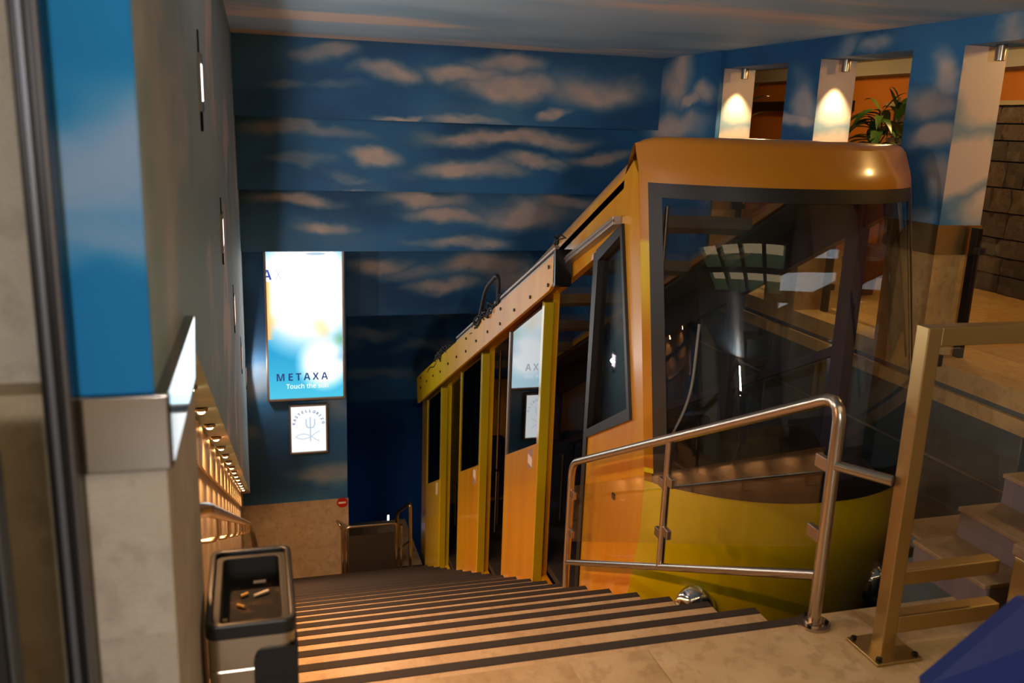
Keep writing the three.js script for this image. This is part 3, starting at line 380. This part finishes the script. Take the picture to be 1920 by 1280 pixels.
// ───────────────────────── stair railing by the car ─────────────────────────
{
  const X = 1.99, t = thing('stair_railing', 'brushed steel tube railing with glass infill beside the car nose', 'railing', [X, 0, -2.6]);
  part('handrail', tube([[X, 0, -2.6], [X, 0.905, -2.6], [X, -0.38, -5.27], [X, stairY(-5.27) - 0.1, -5.27]], 0.024, 0.11, 140, 18), M.steel, t);
  part('baluster', bar([X, 0.28, -3.89], [X, -0.43, -3.89], 0.02, 16), M.steel, t);
  part('lower_rail', bar([X, 0.205, -2.6], [X, -1.1, -5.26], 0.02, 16), M.steel, t);
  part('base_flange', [new THREE.CylinderGeometry(0.062, 0.064, 0.01, 32).translate(X, 0.005, -2.6), new THREE.CylinderGeometry(0.034, 0.036, 0.02, 24).translate(X, 0.01, -2.6)], M.steel, t);
  for (let k = 0; k < 3; k++) part('flange_bolt', new THREE.CylinderGeometry(0.008, 0.008, 0.012, 6).translate(X + 0.048 * Math.cos(k * 2.1 + 2.5), 0.014, -2.6 + 0.048 * Math.sin(k * 2.1 + 2.5)), M.blackMetal, t);
  for (const [a, b] of [[-2.66, -3.85], [-3.93, -5.22]]) { const up = (z) => 0.70 + 0.475 * (z + 2.64), dn = (z) => 0.30 + 0.475 * (z + 2.64); part('glass_panel', slabZY([[a, up(a)], [a, dn(a)], [b, dn(b)], [b, up(b)]], X - 0.004, X + 0.004), M.glass, t);
    for (const z of [a, b]) for (const f of [up(z) - 0.06, dn(z) + 0.06]) part('glass_clamp', rbox(X - 0.012, X + 0.012, f - 0.025, f + 0.025, z - 0.035, z + 0.035, 0.003, 1), M.steel, t); }
  part('link_bar', bar([X, 0.645, -2.59], [2.108, 0.64, -2.43], 0.02, 16), M.steel, t);
}
// ───────────────────────── glass gate ─────────────────────────
{
  const t = thing('glass_gate', 'square steel framed glass gate at the end of the railing', 'gate', [2.14, 0, -2.4]), x0 = 2.115, w = 0.055, z0 = -2.43, z1 = -2.37;
  part('post', rbox(x0, x0 + w, 0, 1.2, z0, z1, 0.004, 1), M.gateSteel, t);
  part('top_rail', rbox(x0 + w, 2.612, 1.135, 1.2, z0, z1, 0.004, 1), M.gateSteel, t);
  part('bottom_rail', rbox(x0 + w, 2.612, 0.075, 0.14, z0, z1, 0.004, 1), M.gateSteel, t);
  part('middle_rail', rbox(x0 + w, 2.612, 0.245, 0.30, z0 - 0.03, z1 - 0.03, 0.004, 1), M.gateSteel, t);
  part('glass_pane', box(x0 + w + 0.02, 2.61, 0.31, 1.12, -2.404, -2.396), M.glass, t);
  part('glass_clamp', [rbox(x0 + w - 0.01, x0 + w + 0.035, 1.06, 1.1, -2.412, -2.388, 0.003, 1), rbox(x0 + w - 0.01, x0 + w + 0.035, 0.36, 0.4, -2.412, -2.388, 0.003, 1)], M.black, t);
  const bp = part('base_plate', rbox(2.045, 2.235, 0, 0.012, -2.48, -2.30, 0.003, 1), M.gateSteel, t);
  for (const [x, z] of [[2.065, -2.46], [2.215, -2.46], [2.065, -2.32], [2.215, -2.32]]) part('plate_bolt', new THREE.CylinderGeometry(0.011, 0.011, 0.014, 6).translate(x, 0.017, z), M.blackMetal, bp);
  const c = thing('steel_cabinet', 'low brushed steel cabinet standing on the landing by the gate', 'cabinet', [2.85, 0, -2.13]);
  part('body', rbox(2.632, 3.1, 0, 0.335, -2.365, -1.9, 0.006, 1), M.gateSteel, c); part('lid', rbox(2.622, 3.11, 0.338, 0.384, -2.37, -1.89, 0.006, 1), M.brownStone, c, 'brown stone lid');
  const b = thing('blue_board', 'royal blue board leaning into the corner in front of the steel cabinet', 'board', [1.72, 0, -1.6]);
  { const P = [onZ(1742, 1284, -1.3), onZ(1925, 1128, -1.45)], g = new THREE.BufferGeometry(), a = P[0], e = P[1]; const sh = [a, e, new THREE.Vector3(e.x + 0.35, e.y - 0.05, e.z), new THREE.Vector3(e.x + 0.35, 0.3, e.z + 0.2), new THREE.Vector3(a.x + 0.02, 0.3, a.z + 0.12)];
    const pos = [], idx = []; for (const d of [0, -0.03]) for (const p of sh) pos.push(p.x, p.y, p.z + d); for (let i = 1; i < 4; i++) idx.push(0, i + 1, i, 5, 5 + i, 6 + i); for (let i = 0; i < 5; i++) { const j = (i + 1) % 5; idx.push(i, j, i + 5, j, j + 5, i + 5); }
    g.setAttribute('position', new THREE.Float32BufferAttribute(pos, 3)); g.setIndex(idx); const h = g.toNonIndexed(); h.computeVertexNormals(); part('panel', h, std({ color: 0x01206a, roughness: 0.6 }), b);
    part('stand', bar([e.x + 0.2, 0, e.z + 0.1], [e.x + 0.2, 0.4, e.z + 0.1], 0.02), M.blackMetal, b); }
}

// ───────────────────────── left side: door frame, bin, handrail, lamps ─────────────────────────
{
  const f = thing('door_frame', 'dark aluminium door frame against the blue wall end', 'door frame', [-0.275, 0, ZP]);
  part('jamb', rbox(-0.292, -0.254, 0, CEIL, ZP - 0.02, ZP + 0.06, 0.004, 1), M.blackMetal, f); part('seal', rbox(-0.281, -0.271, 0, CEIL, ZP + 0.055, ZP + 0.072, 0.003, 1), std({ color: 0x5a5c66, roughness: 0.35, metalness: 0.4 }), f); part('stop', rbox(-0.262, -0.254, 0, CEIL, ZP + 0.05, ZP + 0.07, 0.003, 1), std({ color: 0x4a4546, roughness: 0.4 }), f);
  const g = thing('glass_door_edge', 'dark edge of an open glass door in the lower left corner', 'door', [-0.39, 0, -1.17]);
  part('stile', rbox(-0.46, -0.321, 0, 1.38, -1.19, -1.15, 0.004, 1), M.black, g); part('edge_strip', rbox(-0.3205, -0.3145, 0, 1.38, -1.19, -1.15, 0.002, 1), std({ color: 0x5a5f66, roughness: 0.3, metalness: 0.7 }), g);
  
  // litter bin with ash tray
  const x0 = -0.128, x1 = 0.062, z0 = -2.145, z1 = -1.785, H = 0.75, b = thing('litter_bin', 'brushed steel litter bin with a black rim and ash tray', 'litter bin', [(x0 + x1) / 2, 0, (z0 + z1) / 2]);
  const rr = (x0, x1, z0, z1, r) => { const s = new THREE.Shape(); s.moveTo(x0 + r, z0); s.lineTo(x1 - r, z0); s.quadraticCurveTo(x1, z0, x1, z0 + r); s.lineTo(x1, z1 - r); s.quadraticCurveTo(x1, z1, x1 - r, z1); s.lineTo(x0 + r, z1); s.quadraticCurveTo(x0, z1, x0, z1 - r); s.lineTo(x0, z0 + r); s.quadraticCurveTo(x0, z0, x0 + r, z0); return s; };
  const ex = (s, y0, y1, bev = 0.003) => new THREE.ExtrudeGeometry(s, { depth: y1 - y0 - 2 * bev, bevelThickness: bev, bevelSize: bev, bevelOffset: -bev, bevelSegments: 2, curveSegments: 8 }).rotateX(Math.PI / 2).scale(1, -1, 1).translate(0, y0 + bev, 0);
  const flip = (g2) => { const ix = g2.index; if (ix) { for (let i = 0; i < ix.count; i += 3) { const a = ix.getX(i); ix.setX(i, ix.getX(i + 1)); ix.setX(i + 1, a); } } else { const p = g2.attributes.position, n = g2.attributes.normal; for (let i = 0; i < p.count; i += 3) for (const A of [p, n]) for (let c = 0; c < 3; c++) { const t = A.array[i * 3 + c]; A.array[i * 3 + c] = A.array[(i + 1) * 3 + c]; A.array[(i + 1) * 3 + c] = t; } } return g2; };
  part('body', flip(ex(rr(x0 + 0.004, x1 - 0.004, z0 + 0.004, z1 - 0.004, 0.025), 0.02, H - 0.11)), M.steel, b); const col = rr(x0 + 0.004, x1 - 0.004, z0 + 0.004, z1 - 0.004, 0.025); col.holes.push(rr(x0 + 0.013, x1 - 0.013, z0 + 0.013, z1 - 0.013, 0.018)); part('collar', flip(ex(col, H - 0.109, H - 0.033, 0.001)), M.steel, b); part('plinth', flip(ex(rr(x0 + 0.012, x1 - 0.012, z0 + 0.012, z1 - 0.012, 0.025), 0, 0.02)), M.black, b);
  const rim = rr(x0, x1, z0, z1, 0.028); rim.holes.push(rr(x0 + 0.014, x1 - 0.014, z0 + 0.014, z1 - 0.014, 0.018)); part('rim', flip(ex(rim, H - 0.035, H, 0.004)), M.black, b);
  const tray = rr(x0 + 0.012, x1 - 0.012, z0 + 0.012, z1 - 0.012, 0.02); tray.holes.push(rr(x0 + 0.03, x1 - 0.03, z0 + 0.03, z1 - 0.03, 0.016)); part('ash_tray', [flip(ex(tray, H - 0.09, H - 0.012)), flip(ex(rr(x0 + 0.02, x1 - 0.02, z0 + 0.02, z1 - 0.02, 0.016), H - 0.1, H - 0.088))], std({ color: 0x0a0a0b, roughness: 0.7 }), b, 'black plastic ash tray');
  part('ash', fitUV(box(x0 + 0.028, x1 - 0.028, H - 0.088, H - 0.084, z0 + 0.028, z1 - 0.028), 'x', x0, x1, 'z', z0, z1), std({ map: tex(128, 256, (u, v) => mixc([12, 10, 11], [54, 38, 28], sstep(0.45, 0.75, fbm(u * 7, v * 14, 500, 5)) * sstep(0.15, 0.5, fbm(u * 2, v * 4, 510, 3)))), roughness: 1 }), b, 'dark ash and dirt on the tray floor');
  part('mouth', [new THREE.ExtrudeGeometry((() => { const q = new THREE.Shape(); q.moveTo(-0.03, 0.25); q.lineTo(x1, 0.25); q.lineTo(x1, 0.685); q.lineTo(0, 0.685); q.quadraticCurveTo(-0.03, 0.685, -0.03, 0.65); return q; })(), { depth: 0.006, bevelEnabled: false }).translate(0, 0, z1 - 0.004), rbox(x1 - 0.006, x1 + 0.0015, 0.25, 0.685, z1 - 0.13, z1 - 0.001, 0.003, 1)], M.black, b, 'black disposal opening wrapping the corner');
  const butts = [[487, 1090, 0.0, 0.03, 'white cigarette end lying alone in the ash tray', 0xd8d0c4], [490, 1112, 0.5, 0.038, 'bent cigarette end with a tan filter in the ash tray', 0xcfc4b4], [458, 1115, 0.6, 0.02, 'short tan filter beside the bent cigarette end', 0xb48a4c], [452, 1136, -0.7, 0.022, 'short brown filter close to the tray corner', 0xa9803f], [421, 1163, 0.1, 0.012, 'tiny filter stub against the tray edge', 0xa8886a]];
  for (const [px, py, rot, len, label, col] of butts) { const p = onY(px, py, H - 0.079); const m = single('cigarette_butt', label, 'cigarette butt', mergeGeometries([new THREE.CylinderGeometry(0.004, 0.004, len * 0.6, 10).rotateZ(Math.PI / 2).translate(-len * 0.2, 0, 0), new THREE.CylinderGeometry(0.0043, 0.0043, len * 0.4, 10).rotateZ(Math.PI / 2).translate(len * 0.3, 0, 0)]).rotateY(rot).translate(p.x, p.y, p.z), std({ color: col, roughness: 0.9 }), 'cigarette ends in the bin tray'); }

  // handrail along the left wall
  const cove = (z) => 1.37 + 0.468 * (z + 1.97), hr = thing('wall_handrail', 'round steel handrail on brackets along the lit left wall', 'handrail', [XL, cove(-3), -3]);
  part('tube', tube([[XL - 0.1, cove(-2.2) - 0.42, -2.14], [XL + 0.0, cove(-2.3) - 0.42, -2.3], [XL + 0.0, cove(-10.4) - 0.42, -10.4], [XL - 0.1, cove(-10.5) - 0.42, -10.55]], 0.021, 0.06, 60, 14), M.steel, hr);
  for (let z = -3; z > -10.3; z -= 0.9) part('bracket', tube([[XL - 0.1, cove(z) - 0.52, z], [XL + 0.0, cove(z) - 0.52, z], [XL + 0.0, cove(z) - 0.43, z]], 0.008, 0.03, 16, 8), M.steel, hr);
  // cove lamps under the painted wall
  for (let k = 0; k < 16; k++) { const z = -2.3 - k * 0.48, y = cove(z) + 0.012, c = thing('cove_lamp', 'small warm lamp tucked under the painted left wall', 'lamp', [XL - 0.055, y, z], 'warm lamps along the left wall cove');
    part('holder', new THREE.CylinderGeometry(0.024, 0.024, 0.012, 20).translate(XL - 0.055, y - 0.014, z), M.brushed, c); part('bulb', new THREE.SphereGeometry(0.014, 14, 8).scale(1, 0.6, 1).translate(XL - 0.055, y - 0.026, z), std({ color: 0x30200c, emissive: WARM, emissiveIntensity: 40 }), c);
    const l = new THREE.SpotLight(WARM, POWER.cove, 0, 1.2, 0.5); l.position.set(0.012, -0.05, 0); l.target.position.set(0.42, -0.9, 0); l.castShadow = true; l.shadow.radius = 0.6; c.add(l, l.target); }
  // glowing wall slots
  const slots = [[373, 155], [415, 435], [438, 580], [452, 667], [463, 723]];
  slots.forEach(([px, py], i) => { const p = onX(px, py, XL); if (p.z < -10.6) { p.y += (p.z + 10.45) * -0.468; p.z = -10.45; } const w = 0.055, h = 0.062 * (0.9 + 0.1 * i), t = thing('wall_slot_lamp', ['uppermost glowing slot lamp in the left wall', 'second glowing slot lamp down the left wall', 'third glowing slot lamp down the left wall', 'fourth glowing slot lamp down the left wall', 'lowest glowing slot lamp on the left wall by the end wall'][i], 'lamp', [XL, p.y, p.z], 'slot lamps in the left wall');
    part('frame', slabZY([[p.z + w + 0.012, p.y + h + 0.03], [p.z + w + 0.012, p.y - h - 0.03], [p.z - w - 0.012, p.y - h - 0.03], [p.z - w - 0.012, p.y + h + 0.03]], XL - 0.01, XL + 0.01, [[[p.z + w, p.y + h], [p.z + w, p.y - h], [p.z - w, p.y - h], [p.z - w, p.y + h]]]), M.steel, t);
    part('mounting_rod', box(XL, XL + 0.005, p.y + h + 0.03, p.y + h + 0.1, p.z - 0.006, p.z + 0.006), M.blackMetal, t); part('lamp_holder', box(XL, XL + 0.008, p.y - h - 0.09, p.y - h - 0.03, p.z - 0.012, p.z + 0.012), M.blackMetal, t);
    part('glow_pane', box(XL - 0.008, XL + 0.002, p.y - h, p.y + h, p.z - w, p.z + w).translate(0.006, 0, 0), std({ color: 0x332222, emissive: new THREE.Color(1, 0.86, 0.9), emissiveIntensity: 5 }), t);
    const l = new THREE.SpotLight(new THREE.Color(1, 0.9, 0.84), POWER.slot * (i === 4 ? 0.3 : 1), 0, 1.43, 0.05); l.position.set(0.016, 0, 0); l.target.position.set(2, 0, 0); l.castShadow = true; l.shadow.radius = 1.5; t.add(l, l.target); });
}

// ───────────────────────── posters on the end wall, sign, barriers ─────────────────────────
{
  const canvas = (w, h, fn) => { const c = document.createElement('canvas'); c.width = w; c.height = h; fn(c.getContext('2d'), w, h); const t = new THREE.CanvasTexture(c); t.colorSpace = THREE.SRGBColorSpace; return t; };
  function lightbox(name, label, x0, x1, y0, y1, map, strength, power, fr) { const t = thing(name, label, 'lightbox', [(x0 + x1) / 2, y0, -10.7]);
    part('case', box(x0 - 0.005, x1 + 0.005, y0 - 0.005, y1 + 0.005, -10.75, -10.69), M.alu, t);
    part('frame', [rbox(x0 - fr, x0, y0 - fr, y1 + fr, -10.75, -10.665, 0.006, 1), rbox(x1, x1 + fr, y0 - fr, y1 + fr, -10.75, -10.665, 0.006, 1), rbox(x0, x1, y1, y1 + fr, -10.75, -10.665, 0.006, 1), rbox(x0, x1, y0 - fr, y0, -10.75, -10.665, 0.006, 1)], M.alu, t);
    const pg = new THREE.PlaneGeometry(x1 - x0, y1 - y0).translate((x0 + x1) / 2, (y0 + y1) / 2, -10.685); part('poster', pg, std({ color: 0x111111, emissive: 0xffffff, emissiveMap: map, emissiveIntensity: strength, roughness: 0.2 }), t);
    const l = new THREE.RectAreaLight(new THREE.Color(0.85, 0.95, 1), power, x1 - x0, y1 - y0); l.position.set(0, (y1 - y0) / 2, 0.03); l.rotation.y = Math.PI; t.add(l); return t; }
  const big = canvas(460, 960, (g, w, h) => {
    g.fillStyle = '#0d7fb4'; g.fillRect(0, 0, w, h);
    const gr = (x, y, r, c0, c1) => { const q = g.createRadialGradient(x, y, 0, x, y, r); q.addColorStop(0, c0); q.addColorStop(0.55, c0); q.addColorStop(1, c1); g.fillStyle = q; g.fillRect(0, 0, w, h); };
    const lg = g.createLinearGradient(0, 560, 0, h); lg.addColorStop(0, '#0a86bb'); lg.addColorStop(1, '#3fb2cf'); g.fillStyle = lg; g.fillRect(0, 540, w, h);
    gr(250, 300, 430, 'rgba(255,255,255,1)', 'rgba(255,255,255,0)'); gr(210, 240, 330, 'rgba(255,255,255,1)', 'rgba(255,255,255,0)'); gr(345, 740, 190, 'rgba(255,255,255,1)', 'rgba(255,255,255,0)');
    const og = g.createLinearGradient(0, 0, 40, 0); og.addColorStop(0, 'rgba(255,170,70,.9)'); og.addColorStop(1, 'rgba(255,200,120,0)'); g.fillStyle = og; g.fillRect(0, 220, 40, 360);
    for (const [bx, by, br, col] of [[320, 500, 80, '236,196,110'], [350, 540, 60, '220,200,140'], [448, 590, 60, '110,160,80'], [452, 700, 70, '90,150,200'], [20, 470, 70, '255,190,110']]) { const q = g.createRadialGradient(bx, by, 0, bx, by, br); q.addColorStop(0, 'rgba(' + col + ',.6)'); q.addColorStop(1, 'rgba(' + col + ',0)'); g.fillStyle = q; g.fillRect(0, 0, w, h); }
    g.fillStyle = 'rgba(40,60,70,.75)'; g.fillRect(30, 8, 70, 26); g.fillStyle = 'rgba(200,190,120,.8)'; g.fillRect(100, 4, 60, 22); g.fillStyle = 'rgba(30,110,170,.6)'; g.fillRect(170, 0, 290, 26);
    g.strokeStyle = '#ffffff'; g.lineWidth = 7; g.beginPath(); g.moveTo(60, 60); g.quadraticCurveTo(240, 30, 380, 34); g.quadraticCurveTo(440, 44, 446, 130); g.lineTo(450, 480); g.stroke();
    g.fillStyle = 'rgba(10,70,120,.35)'; g.beginPath(); g.ellipse(300, 52, 60, 9, 0, 0, 7); g.fill();
    g.fillStyle = '#20409a'; g.font = 'bold 84px sans-serif'; g.fillText('A', -22, 208); g.fillStyle = 'rgba(150,160,180,.55)'; g.font = '78px sans-serif'; g.fillText('X', 52, 206);
    g.fillStyle = '#12386e'; g.font = 'bold 66px sans-serif'; let x = 40; for (const c of 'METAXA') { g.fillText(c, x, 846); x += g.measureText(c).width + 13; }
    g.fillStyle = 'rgba(255,255,255,.95)'; g.font = '42px sans-serif'; g.fillText('Touch the sun', 104, 898); });
  lightbox('poster_lightbox', 'tall glowing blue and white advertising lightbox reading METAXA on the end wall', 0.115, 0.985, -1.52, 0.34, big, 1.35, POWER.sign, 0.028);
  const small = canvas(320, 450, (g, w, h) => { g.fillStyle = '#ffffff'; g.fillRect(0, 0, w, h); g.fillStyle = '#4b74a4'; g.font = 'bold 36px sans-serif'; const s = 'KASTELLORIZO'; for (let i = 0; i < s.length; i++) { const a = Math.PI * (1.04 + 0.92 * i / (s.length - 1)); g.save(); g.translate(w / 2 + 132 * Math.cos(a), 185 + 132 * Math.sin(a)); g.rotate(a + Math.PI / 2); g.fillText(s[i], -12, 8); g.restore(); }
    g.strokeStyle = '#a8c9e2'; g.lineWidth = 9; g.beginPath(); g.moveTo(176, 110); g.lineTo(176, 350); g.moveTo(138, 130); g.lineTo(138, 180); g.quadraticCurveTo(140, 215, 176, 215); g.quadraticCurveTo(214, 215, 216, 180); g.lineTo(216, 130); g.stroke();
    g.lineWidth = 6; g.beginPath(); g.moveTo(40, 300); g.quadraticCurveTo(120, 235, 220, 330); g.moveTo(40, 300); g.quadraticCurveTo(120, 360, 225, 270); g.stroke(); g.beginPath(); g.moveTo(225, 270); g.lineTo(262, 250); g.moveTo(220, 330); g.lineTo(258, 352); g.stroke(); });
  lightbox('sign_lightbox', 'small white lightbox with a trident and fish emblem under the big poster', 0.358, 0.772, -2.215, -1.63, small, 1.0, POWER.sign * 0.8, 0.022);
  const ne = thing('no_entry_sign', 'round red no entry sign on the stone dado', 'sign', [0.965, -2.95, -10.72]);
  part('disc', new THREE.CylinderGeometry(0.066, 0.066, 0.008, 32).rotateX(Math.PI / 2).translate(0.965, -2.95, -10.728), std({ color: 0xa01414, roughness: 0.4 }), ne); part('bar', rbox(0.918, 1.012, -2.962, -2.938, -10.724, -10.72, 0.002, 1), M.cream, ne);
  // barriers at the foot of the stairs
  const z = -10.6, g1 = thing('tube_barrier', 'steel tube barrier with a solid panel at the stair foot', 'barrier', [1.3, YLOW + 0.2, z]), y0 = -3.99;
  part('frame_tube', tube([[1.0, y0, z], [1.0, -3.235, z], [1.64, -3.235, z], [1.64, y0, z]], 0.021, 0.06, 60, 12), M.steel, g1); part('panel', box(1.03, 1.61, -3.95, -3.36, z - 0.008, z + 0.008), M.interior, g1);
  const g2 = thing('tube_post', 'bent steel tube post beside the stone dado', 'post', [0.93, y0, z]); part('post', tube([[0.9, -3.19, z - 0.1], [0.92, -3.19, z], [0.955, -3.25, z], [0.955, y0, z]], 0.021, 0.04, 40, 12), M.steel, g2);
  const g3 = thing('corner_railing', 'bent tube railing between the barrier and the car', 'railing', [1.8, y0, z]);
  part('near_post', tube([[1.83, y0, z], [1.815, -2.98, z], [1.72, -3.3, z - 0.45], [1.72, -4.4, z - 0.45]], 0.024, 0.05, 60, 12), M.steel, g3); part('rear_post', bar([1.70, y0, z + 0.02], [1.70, -3.26, z + 0.02], 0.018), M.steel, g3); part('brace', bar([1.82, -3.5, z], [1.72, -3.85, z - 0.44], 0.014), M.steel, g3);
  for (const [px, py, zz, h] of [[728, 976, -17.6, 0.13], [672, 995, -17, 0.09]]) { const p = onZ(px, py, zz), t = thing('tunnel_lamp', px > 700 ? 'bright narrow lamp deep in the blue tunnel' : 'fainter narrow lamp at the left of the tunnel', 'lamp', [p.x, p.y, zz], 'lamps deep in the tunnel'); part('housing', rbox(p.x - 0.03, p.x + 0.03, p.y - h - 0.02, p.y + h + 0.02, zz - 0.06, zz - 0.012, 0.008, 1), M.blackMetal, t); part('tube', rbox(p.x - 0.018, p.x + 0.018, p.y - h, p.y + h, zz - 0.014, zz, 0.006, 1), std({ color: 0x222222, emissive: 0xeef4ff, emissiveIntensity: 3 }), t); t.add(point(0xa8c8ff, 0.22, [0, 0, 0.06], 2)); }
}

// ───────────────────────── lamps and added light window of the hall behind the camera ─────────────────────────
{
  const ZB = 5.2, dx0 = -0.78, dx1 = -0.42;
  struct('wall_back', 'hall wall around the added key light window', [box(-3.4, dx0, -0.3, CEIL, ZB, ZB + 0.2), box(dx1, XR + 0.2, -0.3, CEIL, ZB, ZB + 0.2), box(dx0, dx1, 2.4, CEIL, ZB, ZB + 0.2), box(dx0, dx1, -0.3, 1.72, ZB, ZB + 0.2)], M.stoneWall, 'wall');
  const d = new THREE.Group(); d.name = 'window_1'; d.userData = { kind: 'structure', label: 'unseen high narrow window added behind the viewer as key light', category: 'window' }; scene.add(d); basePos.set(d, new THREE.Vector3());
  part('pane', box(dx0, dx1, 1.72, 2.4, ZB + 0.08, ZB + 0.1), std({ color: 0x333333, emissive: NEUTRAL, emissiveIntensity: 4 }), d);
  part('window_frame', [box(dx0, dx0 + 0.03, 1.72, 2.4, ZB + 0.02, ZB + 0.12), box(dx1 - 0.03, dx1, 1.72, 2.4, ZB + 0.02, ZB + 0.12), box(dx0, dx1, 2.36, 2.4, ZB + 0.02, ZB + 0.12)], M.frameBlack, d);
  const k = new THREE.RectAreaLight(NEUTRAL, POWER.key, dx1 - dx0 - 0.06, 0.6); k.position.set((dx0 + dx1) / 2, 2.05, ZB + 0.01); d.add(k);  // key light; the unseen glowing window is added to carry it
  // luminous coffered ceiling light over the hall (mirrored in the windshield)
  const X0 = -0.35, X1 = 3.95, Z0 = -1.2, Z1 = 0.4, YB = 2.36, CREAM = new THREE.Color(1, 0.76, 0.44), t = thing('coffered_ceiling_light', 'luminous ceiling light of eight cream coffers over the hall', 'ceiling light', [(X0 + X1) / 2, YB, (Z0 + Z1) / 2]);
  const cw = (X1 - X0) / 4, cd = (Z1 - Z0) / 2, gm = std({ color: 0x332c20, emissive: CREAM, emissiveIntensity: 2.4 }), teal = std({ color: 0x7fa39a, roughness: 0.6 });
  for (let i = 0; i < 4; i++) for (let j = 0; j < 2; j++) { const a = X0 + cw * i, c = Z0 + cd * j, f = 0.09;
    const pn = part('glow_panel', box(a + f, a + cw - f, CEIL - 0.03, CEIL - 0.02, c + f, c + cd - f), gm, t);
    part('coffer_side', [box(a, a + f, YB, CEIL, c, c + cd), box(a + cw - f, a + cw, YB, CEIL, c, c + cd), box(a + f, a + cw - f, YB, CEIL, c, c + f), box(a + f, a + cw - f, YB, CEIL, c + cd - f, c + cd)], teal, pn);
    const l = new THREE.RectAreaLight(CREAM, POWER.coffer, cw - 2 * f, cd - 2 * f); l.position.set(a + cw / 2 - (X0 + X1) / 2, CEIL - 0.035 - YB, c + cd / 2 - (Z0 + Z1) / 2); l.rotation.x = -Math.PI / 2; t.add(l); }
  const x = 3.3, z = -1.1, q = thing('downlight', 'recessed warm downlight in the hall ceiling over the gate', 'lamp', [x, CEIL, z]); part('ring', new THREE.TorusGeometry(0.07, 0.01, 8, 28).rotateX(Math.PI / 2).translate(x, CEIL - 0.006, z), M.steel, q); part('lens', new THREE.CircleGeometry(0.065, 24).rotateX(Math.PI / 2).translate(x, CEIL - 0.004, z), std({ color: 0x30281a, emissive: HALOGEN, emissiveIntensity: 5 }), q);
  const s = new THREE.SpotLight(HALOGEN, POWER.hall, 0, 1.1, 0.6); s.position.set(0, -0.03, 0); s.target.position.set(-0.3, -2, -0.9); s.castShadow = true; s.shadow.radius = 3; q.add(s, s.target);
}
scene.traverse((o) => { if (o.isMesh) { o.castShadow = true; o.receiveShadow = true; } });
renderer.render(scene, camera);
